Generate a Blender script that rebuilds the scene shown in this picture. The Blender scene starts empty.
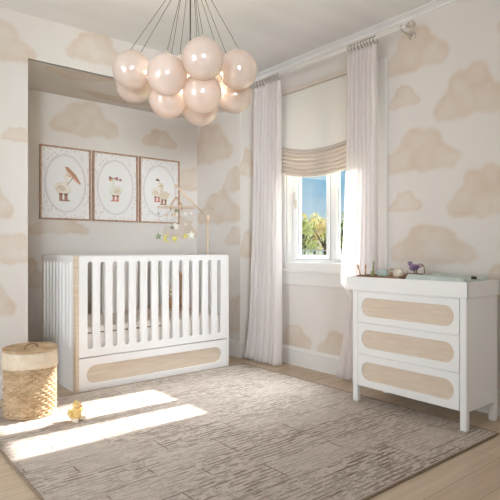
import bpy, bmesh, math, random
from mathutils import Vector, Matrix, noise
random.seed(7)
PI = math.pi
C = bpy.context.scene.collection

# ------------------------------------------------------------------ helpers
def srgb(r, g, b):
    f = lambda c: (c/255/12.92) if c/255 <= 0.04045 else ((c/255+0.055)/1.055)**2.4
    return (f(r), f(g), f(b), 1.0)

def mat(name, col, rough=0.6, **kw):
    m = bpy.data.materials.new(name); m.use_nodes = True
    nt = m.node_tree; p = nt.nodes['Principled BSDF']
    p.inputs['Base Color'].default_value = col if len(col) == 4 else (*col, 1)
    p.inputs['Roughness'].default_value = rough
    for k, v in kw.items():
        p.inputs[k.replace('_', ' ')].default_value = v
    return m

def add_noise(m, c1, c2, scale=(20, 20, 20), detail=4, bump=0.0, nscale=1.0, obj_space=True, lo=.3, hi=.7):
    nt = m.node_tree; p = nt.nodes['Principled BSDF']
    tc = nt.nodes.new('ShaderNodeTexCoord'); mp = nt.nodes.new('ShaderNodeMapping')
    mp.inputs['Scale'].default_value = scale
    nt.links.new(tc.outputs['Object'], mp.inputs['Vector'])
    nz = nt.nodes.new('ShaderNodeTexNoise'); nz.inputs['Scale'].default_value = nscale; nz.inputs['Detail'].default_value = detail
    nt.links.new(mp.outputs[0], nz.inputs['Vector'])
    cr = nt.nodes.new('ShaderNodeValToRGB')
    cr.color_ramp.elements[0].position = lo; cr.color_ramp.elements[0].color = c1
    cr.color_ramp.elements[1].position = hi; cr.color_ramp.elements[1].color = c2
    nt.links.new(nz.outputs['Fac'], cr.inputs[0]); nt.links.new(cr.outputs[0], p.inputs['Base Color'])
    if bump:
        b = nt.nodes.new('ShaderNodeBump'); b.inputs['Strength'].default_value = bump; b.inputs['Distance'].default_value = .004
        nt.links.new(nz.outputs['Fac'], b.inputs['Height']); nt.links.new(b.outputs[0], p.inputs['Normal'])
    return m

def link(name, me, parent=None, mats=(), smooth=False):
    o = bpy.data.objects.new(name, me); C.objects.link(o)
    for m in mats: me.materials.append(m)
    if smooth:
        for p in me.polygons: p.use_smooth = True
    if parent: o.parent = parent
    return o

def from_bm(name, bm, m, parent=None, smooth=False, loc=None):
    me = bpy.data.meshes.new(name); bmesh.ops.recalc_face_normals(bm, faces=bm.faces); bm.to_mesh(me); bm.free()
    ms = m if isinstance(m, (list, tuple)) else [m]
    return link(name, me, parent, ms, smooth)

def tag(o, label=None, cat=None, group=None, kind=None):
    if label: o['label'] = label
    if cat: o['category'] = cat
    if group: o['group'] = group
    if kind: o['kind'] = kind
    return o

def empty(name, loc, label, cat, group=None, rz=0):
    o = bpy.data.objects.new(name, None); C.objects.link(o); o.empty_display_size = .05
    o.location = loc; o.rotation_euler = (0, 0, rz)
    return tag(o, label, cat, group)

def add_box(bm, x0, x1, y0, y1, z0, z1, bev=0.0, seg=2, mi=0):
    t = bmesh.new()
    r = bmesh.ops.create_cube(t, size=1)
    for v in t.verts:
        v.co = Vector(((x0+x1)/2+v.co.x*(x1-x0), (y0+y1)/2+v.co.y*(y1-y0), (z0+z1)/2+v.co.z*(z1-z0)))
    if bev: bmesh.ops.bevel(t, geom=list(t.edges), offset=bev, segments=seg, profile=.6, affect='EDGES')
    merge(bm, t, mi)

def merge(bm, t, mi=0, M=None):
    if M is not None: t.transform(M)
    vm = {}
    for v in t.verts: vm[v] = bm.verts.new(v.co)
    for f in t.faces:
        try:
            nf = bm.faces.new([vm[v] for v in f.verts]); nf.material_index = mi; nf.smooth = f.smooth
        except ValueError: pass
    t.free()

def add_sphere(bm, c, r, seg=24, ring=14, M=None, mi=0, smooth=True):
    t = bmesh.new(); bmesh.ops.create_uvsphere(t, u_segments=seg, v_segments=ring, radius=1)
    if not isinstance(r, (tuple, list)): r = (r, r, r)
    S = Matrix.Diagonal((*r, 1))
    t.transform(Matrix.Translation(c) @ (M if M is not None else Matrix()) @ S)
    for f in t.faces: f.smooth = smooth
    merge(bm, t, mi)

def add_tube(bm, pts, rad, seg=10, mi=0, cap=True, closed=False):
    pts = [Vector(p) for p in pts]; n = len(pts)
    rads = rad if isinstance(rad, (list, tuple)) else [rad]*n
    rings = []; prev = None
    for i, p in enumerate(pts):
        if closed: d = pts[(i+1) % n]-pts[i-1]
        else: d = pts[min(i+1, n-1)]-pts[max(i-1, 0)]
        d.normalize()
        if prev is None:
            a = Vector((0, 0, 1)) if abs(d.z) < .9 else Vector((1, 0, 0))
            u = d.cross(a).normalized()
        else:
            u = (prev-d*prev.dot(d)).normalized()
        prev = u; w = d.cross(u)
        rings.append([bm.verts.new(p+(u*math.cos(2*PI*k/seg)+w*math.sin(2*PI*k/seg))*rads[i]) for k in range(seg)])
    m = n if closed else n-1
    for i in range(m):
        a = rings[i]; b = rings[(i+1) % n]
        for k in range(seg):
            f = bm.faces.new([a[k], a[(k+1) % seg], b[(k+1) % seg], b[k]]); f.smooth = True; f.material_index = mi
    if cap and not closed:
        for r in (rings[0], rings[-1]):
            f = bm.faces.new(r); f.material_index = mi

def add_lathe(bm, prof, c=(0, 0, 0), seg=32, mi=0, M=None):
    t = bmesh.new(); rings = []
    for r, z in prof:
        rings.append([t.verts.new((r*math.cos(2*PI*k/seg), r*math.sin(2*PI*k/seg), z)) for k in range(seg)] if r > 1e-6 else [t.verts.new((0, 0, z))])
    for a, b in zip(rings, rings[1:]):
        for k in range(seg):
            q = [a[k % len(a)], a[(k+1) % len(a)], b[(k+1) % len(b)], b[k % len(b)]]
            q2 = []
            for v in q:
                if v not in q2: q2.append(v)
            if len(q2) > 2: t.faces.new(q2).smooth = True
    merge(bm, t, mi, Matrix.Translation(c) @ (M if M is not None else Matrix()))

def stadium(cx, cy, w, h, n=12):
    """stadium outline, w along x, h along y"""
    pts = []
    if w >= h:
        r = h/2; a = w/2-r
        for k in range(n+1): t = -PI/2+PI*k/n; pts.append((cx+a+r*math.cos(t), cy+r*math.sin(t)))
        for k in range(n+1): t = PI/2+PI*k/n; pts.append((cx-a+r*math.cos(t), cy+r*math.sin(t)))
    else:
        r = w/2; a = h/2-r
        for k in range(n+1): t = PI*k/n; pts.append((cx+r*math.cos(t), cy+a+r*math.sin(t)))
        for k in range(n+1): t = PI+PI*k/n; pts.append((cx+r*math.cos(t), cy-a+r*math.sin(t)))
    return pts

def rect(x0, y0, x1, y1): return [(x0, y0), (x1, y0), (x1, y1), (x0, y1)]

def plate(name, loops, thick, M, m, parent=None, bev=.002, split=None):
    """flat board of given thickness: first loop is the outline, the others are holes; M maps (u, v, n) to the place"""
    cu = bpy.data.curves.new(name, 'CURVE'); cu.dimensions = '2D'; cu.fill_mode = 'BOTH'
    cu.extrude = thick/2-bev; cu.bevel_depth = bev; cu.bevel_resolution = 1; cu.offset = -bev
    for lp in loops:
        s = cu.splines.new('POLY'); s.points.add(len(lp)-1); s.use_cyclic_u = True
        for p, q in zip(s.points, lp): p.co = (q[0], q[1], 0, 1)
    t = bpy.data.objects.new('tmp', cu); C.objects.link(t)
    dg = bpy.context.evaluated_depsgraph_get(); dg.update()
    me = bpy.data.meshes.new_from_object(t.evaluated_get(dg))
    bpy.data.objects.remove(t); bpy.data.curves.remove(cu)
    me.transform(M); me.materials.clear(); me.name = name
    bm = bmesh.new(); bm.from_mesh(me); bmesh.ops.remove_doubles(bm, verts=bm.verts, dist=1e-5)
    bmesh.ops.recalc_face_normals(bm, faces=bm.faces); bm.to_mesh(me); bm.free()
    return link(name, me, parent, [m])

# maps for plates: u,v,n
M_FRONT = lambda y: Matrix(((1, 0, 0, 0), (0, 0, 1, y), (0, 1, 0, 0), (0, 0, 0, 1)))      # u->X v->Z, plane Y=y
M_SIDE = lambda x: Matrix(((0, 0, 1, x), (1, 0, 0, 0), (0, 1, 0, 0), (0, 0, 0, 1)))       # u->Y v->Z, plane X=x

def blob(name, parts, m, parent, vox=.004, smooth_it=4, fuzz=0.0):
    """one continuous soft body out of overlapping ellipsoids"""
    bm = bmesh.new()
    for c, r, *rot in parts:
        add_sphere(bm, Vector(c), r, 20, 12, rot[0] if rot else None)
    o = from_bm(name, bm, m, parent, True)
    rm = o.modifiers.new('rm', 'REMESH'); rm.mode = 'VOXEL'; rm.voxel_size = vox; rm.use_smooth_shade = True
    sm = o.modifiers.new('sm', 'SMOOTH'); sm.iterations = smooth_it; sm.factor = .6
    dg = bpy.context.evaluated_depsgraph_get(); dg.update()
    me = bpy.data.meshes.new_from_object(o.evaluated_get(dg))
    o.modifiers.clear(); o.data = me
    if fuzz:
        for v in me.vertices:
            v.co += v.normal*fuzz*noise.noise(v.co*180)
    for p in me.polygons: p.use_smooth = True
    return o

def RX(a): return Matrix.Rotation(a, 4, 'X')
def RY(a): return Matrix.Rotation(a, 4, 'Y')
def RZ(a): return Matrix.Rotation(a, 4, 'Z')

# ------------------------------------------------------------------ wallpaper
WALL = srgb(222, 209, 196); CLOUD = srgb(213, 191, 168)
def cloud_group():
    g = bpy.data.node_groups.new('cloud_shape', 'ShaderNodeTree')
    g.interface.new_socket('P', in_out='INPUT', socket_type='NodeSocketVector')
    g.interface.new_socket('Centre', in_out='INPUT', socket_type='NodeSocketVector')
    g.interface.new_socket('InvSize', in_out='INPUT', socket_type='NodeSocketVector')
    g.interface.new_socket('D', in_out='OUTPUT', socket_type='NodeSocketFloat')
    N, L = g.nodes, g.links
    gi = N.new('NodeGroupInput'); go = N.new('NodeGroupOutput')
    s = N.new('ShaderNodeVectorMath'); s.operation = 'SUBTRACT'; L.new(gi.outputs[0], s.inputs[0]); L.new(gi.outputs[1], s.inputs[1])
    q = N.new('ShaderNodeVectorMath'); q.operation = 'MULTIPLY'; L.new(s.outputs[0], q.inputs[0]); L.new(gi.outputs[2], q.inputs[1])
    cur = None
    for x, y, r in ((-.35, -.14, .15), (-.18, -.08, .19), (.04, -.10, .20), (.25, -.11, .17), (.40, -.17, .11), (-.08, .12, .17), (.12, .08, .17)):
        d = N.new('ShaderNodeVectorMath'); d.operation = 'DISTANCE'; L.new(q.outputs[0], d.inputs[0]); d.inputs[1].default_value = (x, y, 0)
        m = N.new('ShaderNodeMath'); m.operation = 'SUBTRACT'; L.new(d.outputs['Value'], m.inputs[0]); m.inputs[1].default_value = r
        if cur is None: cur = m
        else:
            k = N.new('ShaderNodeMath'); k.operation = 'SMOOTH_MIN'; k.inputs[2].default_value = .09; L.new(cur.outputs[0], k.inputs[0]); L.new(m.outputs[0], k.inputs[1]); cur = k
    L.new(cur.outputs[0], go.inputs[0])
    return g
CG = cloud_group()

def wallpaper(name, axes, clouds):
    """axes: which world axes make (s, z); clouds: (s, z, width, height, flip)"""
    m = bpy.data.materials.new(name); m.use_nodes = True
    nt = m.node_tree; N, L = nt.nodes, nt.links; p = N['Principled BSDF']
    p.inputs['Roughness'].default_value = .75; p.inputs['Specular IOR Level'].default_value = .25
    geo = N.new('ShaderNodeNewGeometry'); sx = N.new('ShaderNodeSeparateXYZ'); L.new(geo.outputs['Position'], sx.inputs[0])
    cx = N.new('ShaderNodeCombineXYZ'); L.new(sx.outputs[axes[0]], cx.inputs[0]); L.new(sx.outputs[axes[1]], cx.inputs[1])
    nz = N.new('ShaderNodeTexNoise'); nz.inputs['Scale'].default_value = 9; nz.inputs['Detail'].default_value = 4
    L.new(cx.outputs[0], nz.inputs['Vector'])
    a = N.new('ShaderNodeVectorMath'); a.operation = 'SUBTRACT'; L.new(nz.outputs['Color'], a.inputs[0]); a.inputs[1].default_value = (.5, .5, .5)
    b = N.new('ShaderNodeVectorMath'); b.operation = 'MULTIPLY'; L.new(a.outputs[0], b.inputs[0]); b.inputs[1].default_value = (.06, .06, 0)
    c = N.new('ShaderNodeVectorMath'); c.operation = 'ADD'; L.new(b.outputs[0], c.inputs[0]); L.new(cx.outputs[0], c.inputs[1])
    cur = None
    for (s, z, w, h, fl) in clouds:
        g = N.new('ShaderNodeGroup'); g.node_tree = CG; L.new(c.outputs[0], g.inputs[0])
        g.inputs[1].default_value = (s, z, 0)
        g.inputs[2].default_value = ((-1 if fl else 1)/w, .62/h, 0)
        if cur is None: cur = g
        else:
            k = N.new('ShaderNodeMath'); k.operation = 'MINIMUM'; L.new(cur.outputs[0], k.inputs[0]); L.new(g.outputs[0], k.inputs[1]); cur = k
    mask = N.new('ShaderNodeMapRange'); mask.interpolation_type = 'SMOOTHSTEP'
    mask.inputs['From Min'].default_value = .04; mask.inputs['From Max'].default_value = -.035
    L.new(cur.outputs[0], mask.inputs['Value'])
    edge = N.new('ShaderNodeMapRange'); edge.interpolation_type = 'SMOOTHSTEP'
    edge.inputs['From Min'].default_value = -.13; edge.inputs['From Max'].default_value = -.01
    edge.inputs['To Min'].default_value = .0; edge.inputs['To Max'].default_value = .16
    L.new(cur.outputs[0], edge.inputs['Value'])
    wc = N.new('ShaderNodeTexNoise'); wc.inputs['Scale'].default_value = 4.5; wc.inputs['Detail'].default_value = 5; wc.inputs['Distortion'].default_value = .6
    L.new(cx.outputs[0], wc.inputs['Vector'])
    wr = N.new('ShaderNodeMapRange'); wr.inputs['From Min'].default_value = .3; wr.inputs['From Max'].default_value = .7
    wr.inputs['To Min'].default_value = .22; wr.inputs['To Max'].default_value = .66; L.new(wc.outputs['Fac'], wr.inputs['Value'])
    sm = N.new('ShaderNodeMath'); sm.operation = 'ADD'; L.new(wr.outputs[0], sm.inputs[0]); L.new(edge.outputs[0], sm.inputs[1])
    ml = N.new('ShaderNodeMath'); ml.operation = 'MULTIPLY'; ml.use_clamp = True; L.new(sm.outputs[0], ml.inputs[0]); L.new(mask.outputs[0], ml.inputs[1])
    # faint paper mottling under the clouds
    pn = N.new('ShaderNodeTexNoise'); pn.inputs['Scale'].default_value = 2.2; pn.inputs['Detail'].default_value = 6; L.new(cx.outputs[0], pn.inputs['Vector'])
    pm = N.new('ShaderNodeMix'); pm.data_type = 'RGBA'; L.new(pn.outputs['Fac'], pm.inputs[0])
    pm.inputs['A'].default_value = srgb(232, 227, 221); pm.inputs['B'].default_value = srgb(225, 218, 211)
    mx = N.new('ShaderNodeMix'); mx.data_type = 'RGBA'; L.new(ml.outputs[0], mx.inputs[0]); L.new(pm.outputs['Result'], mx.inputs['A'])
    mx.inputs['B'].default_value = CLOUD
    L.new(mx.outputs['Result'], p.inputs['Base Color'])
    return m

wp_window = wallpaper('wallpaper_window_wall', (1, 2), [
    (2.11, 2.49, .52, .34, 0), (2.20, 2.17, .26, .18, 1), (1.70, 2.10, .52, .38, 0), (2.07, 1.76, .60, .34, 1),
    (2.19, 1.40, .28, .17, 0), (1.60, 1.43, .50, .36, 0), (1.99, 1.09, .66, .30, 1), (1.44, .85, .46, .26, 0), (1.30, 2.50, .44, .22, 1),
    (3.34, .27, .42, .22, 0), (2.84, .24, .44, .26, 1), (3.75, 1.9, .4, .24, 0), (3.80, 1.1, .4, .24, 1),
    (1.1, 1.75, .4, .3, 0), (.7, 2.2, .6, .36, 1), (.5, 1.2, .6, .34, 0), (1.9, .45, .5, .3, 0), (1.0, .4, .5, .3, 1)])
wp_back = wallpaper('wallpaper_alcove_back', (0, 2), [
    (1.85, 2.26, .66, .34, 1), (2.62, 2.18, .40, .20, 0), (1.60, 1.27, .56, .17, 0), (2.76, .47, .74, .42, 0), (1.9, .5, .6, .3, 1),
    (3.02, 1.80, .50, .27, 1), (2.88, 1.28, .42, .24, 0), (1.3, .85, .4, .3, 0)])
wp_reveal = wallpaper('wallpaper_alcove_side', (1, 2), [
    (4.42, 2.16, .80, .46, 1), (4.00, 1.74, .38, .27, 0), (4.25, 1.48, .76, .36, 0), (3.98, 1.18, .34, .2, 1), (3.95, .42, .42, .40, 0), (4.4, .9, .4, .26, 1)])
wp_front = wallpaper('wallpaper_front_face', (0, 2), [
    (1.64, 2.64, .50, .28, 1), (.90, 2.53, .54, .32, 0), (.84, 1.40, .36, .29, 0), (1.02, 1.06, .46, .24, 1), (.84, .71, .40, .28, 0),
    (1.05, 1.87, .24, .12, 1), (2.5, 2.66, .5, .22, 0), (3.17, 1.9, .2, .3, 0), (3.17, 1.1, .2, .3, 1), (.4, 2.0, .6, .34, 0), (.2, 1.1, .5, .3, 1), (-.5, 2.4, .6, .3, 0), (-.7, 1.5, .6, .3, 1)])
wp_soffit = wallpaper('wallpaper_alcove_soffit', (0, 1), [
    (1.55, 4.05, .55, .24, 0), (2.1, 4.45, .8, .2, 1), (2.8, 4.1, .5, .2, 0)])
wp_plain = wallpaper('wallpaper_left_wall', (1, 2), [(y, z, .6, .34, k % 2) for k, (y, z) in enumerate([(0, .6), (1.1, 2.3), (2.9, 1.8), (3.2, .8), (-.9, 1.7), (2.2, 2.5)])])
wp_rear = wallpaper('wallpaper_rear_wall', (0, 2), [(x, z, .6, .34, k % 2) for k, (x, z) in enumerate([(-1, .6), (-1.0, 2.3), (2.6, 1.8), (2.2, .5), (2.9, .9)])])

# ------------------------------------------------------------------ materials
white_paint = mat('white_lacquer', srgb(245, 243, 241), .35)
trim_paint = mat('trim_paint', srgb(234, 231, 227), .4)
ceil_m = add_noise(mat('ceiling_paint', srgb(242, 242, 242), .8), srgb(240, 240, 240), srgb(246, 246, 246), (1, 5, 1), 5)
lightwood = add_noise(mat('natural_wood', srgb(214, 184, 150), .5), srgb(214, 194, 170), srgb(228, 210, 188), (4, 4, 60), 4)
cane = add_noise(mat('pale_wood_inset', srgb(212, 184, 152), .6), srgb(214, 196, 174), srgb(226, 209, 190), (8, 8, 90), 5)
framewood = add_noise(mat('frame_wood', srgb(182, 146, 120), .5), srgb(172, 136, 110), srgb(196, 162, 136), (30, 30, 30), 4)
darkmetal = mat('dark_cord', srgb(60, 52, 48), .5)
brass = mat('brass', srgb(176, 140, 86), .3, Metallic=.9)
steel = mat('brushed_nickel', srgb(214, 206, 196), .3, Metallic=.6)

def cloth_mat(name, col, translucent=.5, transparent=0.0, rough=.9):
    m = bpy.data.materials.new(name); m.use_nodes = True
    nt = m.node_tree; N, L = nt.nodes, nt.links
    for n in list(N): N.remove(n)
    out = N.new('ShaderNodeOutputMaterial')
    d = N.new('ShaderNodeBsdfDiffuse'); d.inputs[0].default_value = col
    t = N.new('ShaderNodeBsdfTranslucent'); t.inputs[0].default_value = col
    mx = N.new('ShaderNodeMixShader'); mx.inputs[0].default_value = translucent
    L.new(d.outputs[0], mx.inputs[1]); L.new(t.outputs[0], mx.inputs[2]); last = mx
    # fine weave
    tc = N.new('ShaderNodeTexCoord'); nz = N.new('ShaderNodeTexNoise'); nz.inputs['Scale'].default_value = 60; nz.inputs['Detail'].default_value = 3
    L.new(tc.outputs['Object'], nz.inputs['Vector'])
    bp = N.new('ShaderNodeBump'); bp.inputs['Strength'].default_value = .15; bp.inputs['Distance'].default_value = .002
    L.new(nz.outputs['Fac'], bp.inputs['Height']); L.new(bp.outputs[0], d.inputs['Normal'])
    if transparent:
        tr = N.new('ShaderNodeBsdfTransparent'); m2 = N.new('ShaderNodeMixShader'); m2.inputs[0].default_value = transparent
        L.new(mx.outputs[0], m2.inputs[1]); L.new(tr.outputs[0], m2.inputs[2]); last = m2
    L.new(last.outputs[0], out.inputs[0])
    return m
sheer = cloth_mat('sheer_voile', srgb(250, 245, 243), .36, .22)
shade_cloth = cloth_mat('roman_shade_linen', srgb(240, 236, 229), .08, .0)
shade_fold = cloth_mat('roman_shade_folds', srgb(226, 215, 204), .14, .0)

# floor: oak planks running along X
def floor_mat():
    m = mat('oak_planks', srgb(205, 178, 146), .42); nt = m.node_tree; N, L = nt.nodes, nt.links; p = N['Principled BSDF']
    geo = N.new('ShaderNodeNewGeometry')
    br = N.new('ShaderNodeTexBrick'); br.offset = .37; br.inputs['Scale'].default_value = 1
    br.inputs['Brick Width'].default_value = 1.6; br.inputs['Row Height'].default_value = .15; br.inputs['Mortar Size'].default_value = .0015
    br.inputs['Color1'].default_value = srgb(216, 196, 172); br.inputs['Color2'].default_value = srgb(202, 180, 155); br.inputs['Mortar'].default_value = srgb(160, 130, 100)
    L.new(geo.outputs['Position'], br.inputs['Vector'])
    mp = N.new('ShaderNodeMapping'); mp.inputs['Scale'].default_value = (1.5, 22, 1); L.new(geo.outputs['Position'], mp.inputs[0])
    nz = N.new('ShaderNodeTexNoise'); nz.inputs['Scale'].default_value = 1; nz.inputs['Detail'].default_value = 7; L.new(mp.outputs[0], nz.inputs['Vector'])
    cr = N.new('ShaderNodeValToRGB'); cr.color_ramp.elements[0].position = .3; cr.color_ramp.elements[0].color = (.72, .68, .63, 1); cr.color_ramp.elements[1].position = .65; cr.color_ramp.elements[1].color = (1, 1, 1, 1)
    L.new(nz.outputs['Fac'], cr.inputs[0])
    mx = N.new('ShaderNodeMix'); mx.data_type = 'RGBA'; mx.blend_type = 'MULTIPLY'; mx.inputs[0].default_value = .6
    L.new(br.outputs['Color'], mx.inputs['A']); L.new(cr.outputs[0], mx.inputs['B']); L.new(mx.outputs['Result'], p.inputs['Base Color'])
    return m

def rug_mat():
    m = mat('woven_rug', srgb(190, 178, 168), .95); nt = m.node_tree; N, L = nt.nodes, nt.links; p = N['Principled BSDF']
    p.inputs['Specular IOR Level'].default_value = .1
    geo = N.new('ShaderNodeNewGeometry')
    def nzt(scale, det, s, rough=.6):
        mp = N.new('ShaderNodeMapping'); mp.inputs['Scale'].default_value = scale; L.new(geo.outputs['Position'], mp.inputs[0])
        nz = N.new('ShaderNodeTexNoise'); nz.inputs['Scale'].default_value = s; nz.inputs['Detail'].default_value = det; nz.inputs['Roughness'].default_value = rough
        L.new(mp.outputs[0], nz.inputs['Vector']); return nz
    def rng(src, a, b, lo=0, hi=1):
        r = N.new('ShaderNodeMapRange'); r.inputs['From Min'].default_value = a; r.inputs['From Max'].default_value = b
        r.inputs['To Min'].default_value = lo; r.inputs['To Max'].default_value = hi; L.new(src, r.inputs['Value']); return r
    def mth(op, a, b):
        k = N.new('ShaderNodeMath'); k.operation = op; k.use_clamp = True
        for i, v in enumerate((a, b)):
            if isinstance(v, (int, float)): k.inputs[i].default_value = v
            else: L.new(v, k.inputs[i])
        return k
    sp = N.new('ShaderNodeSeparateXYZ'); L.new(geo.outputs['Position'], sp.inputs[0])
    def free(op, a, b=0.0):
        k = N.new('ShaderNodeMath'); k.operation = op
        for i, v in enumerate((a, b)):
            if isinstance(v, (int, float)): k.inputs[i].default_value = v
            else: L.new(v, k.inputs[i])
        return k.outputs[0]
    def rows(pitch, xs, seed, lo, hi, wob, width):
        wn = nzt((2.3, 5, 1), 2, 1).outputs['Fac']
        y = free('MULTIPLY', free('ADD', sp.outputs['Y'], free('MULTIPLY', wn, wob)), 1/pitch)
        fl = free('FLOOR', y); fr = free('SUBTRACT', y, fl)
        cv = N.new('ShaderNodeCombineXYZ'); L.new(free('MULTIPLY', sp.outputs['X'], xs), cv.inputs[0]); L.new(free('MULTIPLY', fl, 7.31+seed), cv.inputs[1]); cv.inputs[2].default_value = seed
        nz = N.new('ShaderNodeTexNoise'); nz.inputs['Scale'].default_value = 1; nz.inputs['Detail'].default_value = 3; L.new(cv.outputs[0], nz.inputs['Vector'])
        on = rng(nz.outputs['Fac'], lo, hi).outputs[0]
        band = rng(free('ABSOLUTE', free('SUBTRACT', fr, .5)), width, width*.5).outputs[0]
        return mth('MULTIPLY', on, band).outputs[0]
    d1 = rows(.028, 9.0, 1.3, .45, .55, .03, .26)
    d2 = rows(.014, 22.0, 4.7, .46, .58, .02, .45)
    br = N.new('ShaderNodeTexBrick'); br.offset = .43; br.inputs['Scale'].default_value = 1; br.inputs['Brick Width'].default_value = .46
    br.inputs['Row Height'].default_value = .21; br.inputs['Mortar Size'].default_value = .0045; br.inputs['Mortar Smooth'].default_value = .2
    br.inputs['Color1'].default_value = (.15, .15, .15, 1); br.inputs['Color2'].default_value = (1, 1, 1, 1)
    wob = N.new('ShaderNodeTexNoise'); wob.inputs['Scale'].default_value = 9; L.new(geo.outputs['Position'], wob.inputs['Vector'])
    ws = N.new('ShaderNodeVectorMath'); ws.operation = 'SCALE'; ws.inputs['Scale'].default_value = .02; L.new(wob.outputs['Color'], ws.inputs[0])
    wa = N.new('ShaderNodeVectorMath'); wa.operation = 'ADD'; L.new(geo.outputs['Position'], wa.inputs[0]); L.new(ws.outputs[0], wa.inputs[1])
    L.new(wa.outputs[0], br.inputs['Vector'])
    gap = mth('MULTIPLY', br.outputs['Fac'], rng(nzt((9, 9, 1), 2, 1).outputs['Fac'], .42, .55).outputs[0])
    cell = rng(br.outputs['Color'], .1, 1.0, .45, 1.0).outputs[0]
    patch = rng(nzt((1.6, 3.0, 1), 3, 1).outputs['Fac'], .36, .60, .45, 1)
    dens = mth('MULTIPLY', cell, patch.outputs[0]).outputs[0]
    f1 = mth('MULTIPLY', d1, mth('MULTIPLY', dens, 1.0).outputs[0]).outputs[0]
    f2 = mth('MULTIPLY', d2, mth('MULTIPLY', dens, .75).outputs[0]).outputs[0]
    f = mth('MAXIMUM', mth('MAXIMUM', f1, f2).outputs[0], mth('MULTIPLY', gap.outputs[0], .8).outputs[0])
    fine = nzt((150, 260, 1), 2, 1)
    base = N.new('ShaderNodeMix'); base.data_type = 'RGBA'; L.new(rng(fine.outputs['Fac'], .3, .7).outputs[0], base.inputs[0])
    base.inputs['A'].default_value = srgb(184, 171, 159); base.inputs['B'].default_value = srgb(224, 213, 203)
    mx = N.new('ShaderNodeMix'); mx.data_type = 'RGBA'; L.new(f.outputs[0], mx.inputs[0]); L.new(base.outputs['Result'], mx.inputs['A'])
    mx.inputs['B'].default_value = srgb(124, 104, 90)
    L.new(mx.outputs['Result'], p.inputs['Base Color'])
    hm = mth('SUBTRACT', 1.0, f.outputs[0]); h2 = mth('ADD', mth('MULTIPLY', hm.outputs[0], .6).outputs[0], mth('MULTIPLY', fine.outputs['Fac'], .4).outputs[0])
    bp = N.new('ShaderNodeBump'); bp.inputs['Strength'].default_value = .7; bp.inputs['Distance'].default_value = .006
    L.new(h2.outputs[0], bp.inputs['Height']); L.new(bp.outputs[0], p.inputs['Normal'])
    return m

# ------------------------------------------------------------------ the room
XW, YF, YB, XR, XL = 3.27, 3.90, 4.65, 3.08, 1.12     # window wall, front face, alcove back, alcove sides
H, HS = 2.75, 2.433                                   # ceiling, alcove soffit
X0, Y0 = -2.6, -3.2                                   # unseen left wall and rear wall
WY0, WY1, WZ0, WZ1 = 2.42, 3.45, .93, 2.47            # window opening
def struct(name, boxes, m, parent=None, bev=0):
    bm = bmesh.new()
    for b in boxes: add_box(bm, *b, bev=bev)
    o = from_bm(name, bm, m, parent)
    if not parent: o['kind'] = 'structure'
    return o
struct('floor', [(X0-.2, XW+.2, Y0-.2, YB+.2, -.1, 0)], floor_mat())
struct('ceiling', [(X0-.2, XW+.2, Y0-.2, YF+.001, H, H+.15)], ceil_m)
struct('wall_right', [(XW, XW+.2, Y0-.2, WY0, 0, H), (XW, XW+.2, WY1, YB+.2, 0, H), (XW, XW+.2, WY0, WY1, 0, WZ0-.03), (XW, XW+.2, WY0, WY1, WZ1, H)], wp_window)
struct('wall_back', [(XL-.2, XR+.2, YB, YB+.2, 0, H)], wp_back)
struct('wall_alcove_side', [(XR, XW-.0005, YF+.001, YB, 0, HS)], wp_reveal)
struct('wall_front_left', [(X0, XL, YF, YB, 0, HS), (X0, XW-.0005, YF, YF+.02, HS, H), (XR+.0, XW-.0005, YF-.0005, YF+.001, 0, HS)], wp_front)
struct('ceiling_alcove', [(X0, XW-.001, YF+.0005, YB-.001, HS, H)], wp_soffit)
# left and rear walls, each with an unseen opening added for a fill lamp
LWY0, LWY1, LWZ0, LWZ1 = .7, 2.8, .3, 2.45
struct('wall_left', [(X0-.2, X0, Y0-.2, LWY0, 0, H), (X0-.2, X0, LWY1, YF+.3, 0, H), (X0-.2, X0, LWY0, LWY1, 0, LWZ0), (X0-.2, X0, LWY0, LWY1, LWZ1, H)], wp_plain)
RX0, RX1 = -2.5, -.6
struct('wall_rear', [(X0, RX0, Y0-.2, Y0, 0, H), (RX1, XW, Y0-.2, Y0, 0, H), (RX0, RX1, Y0-.2, Y0, 0, .5), (RX0, RX1, Y0-.2, Y0, 2.4, H)], wp_rear)

# baseboards (a profile: flat board, groove and rounded cap)
def baseboard(name, p0, p1, nrm):
    bm = bmesh.new(); p0 = Vector((*p0, 0)); p1 = Vector((*p1, 0)); n = Vector((*nrm, 0))
    prof = [(0, 0), (.016, 0), (.016, .118), (.013, .124), (.017, .130), (.017, .138), (.010, .150), (.006, .160), (0, .162)]
    A = [bm.verts.new(p0+n*a+Vector((0, 0, z))) for a, z in prof]; B = [bm.verts.new(p1+n*a+Vector((0, 0, z))) for a, z in prof]
    for i in range(len(prof)-1): bm.faces.new([A[i], A[i+1], B[i+1], B[i]])
    bm.faces.new(A); bm.faces.new(B)
    o = from_bm(name, bm, trim_paint); o['kind'] = 'structure'; return o
baseboard('baseboard_right', (XW, Y0), (XW, YF), (-1, 0))
baseboard('baseboard_back', (XL, YB), (XR, YB), (0, -1))
baseboard('baseboard_alcove_side', (XR, YF), (XR, YB), (-1, 0))
baseboard('baseboard_alcove_front', (XR-.016, YF), (XW-.017, YF), (0, -1))
baseboard('baseboard_front_left', (X0, YF), (XL, YF), (0, -1))
baseboard('baseboard_left', (X0, Y0), (X0, YF), (1, 0))
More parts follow.
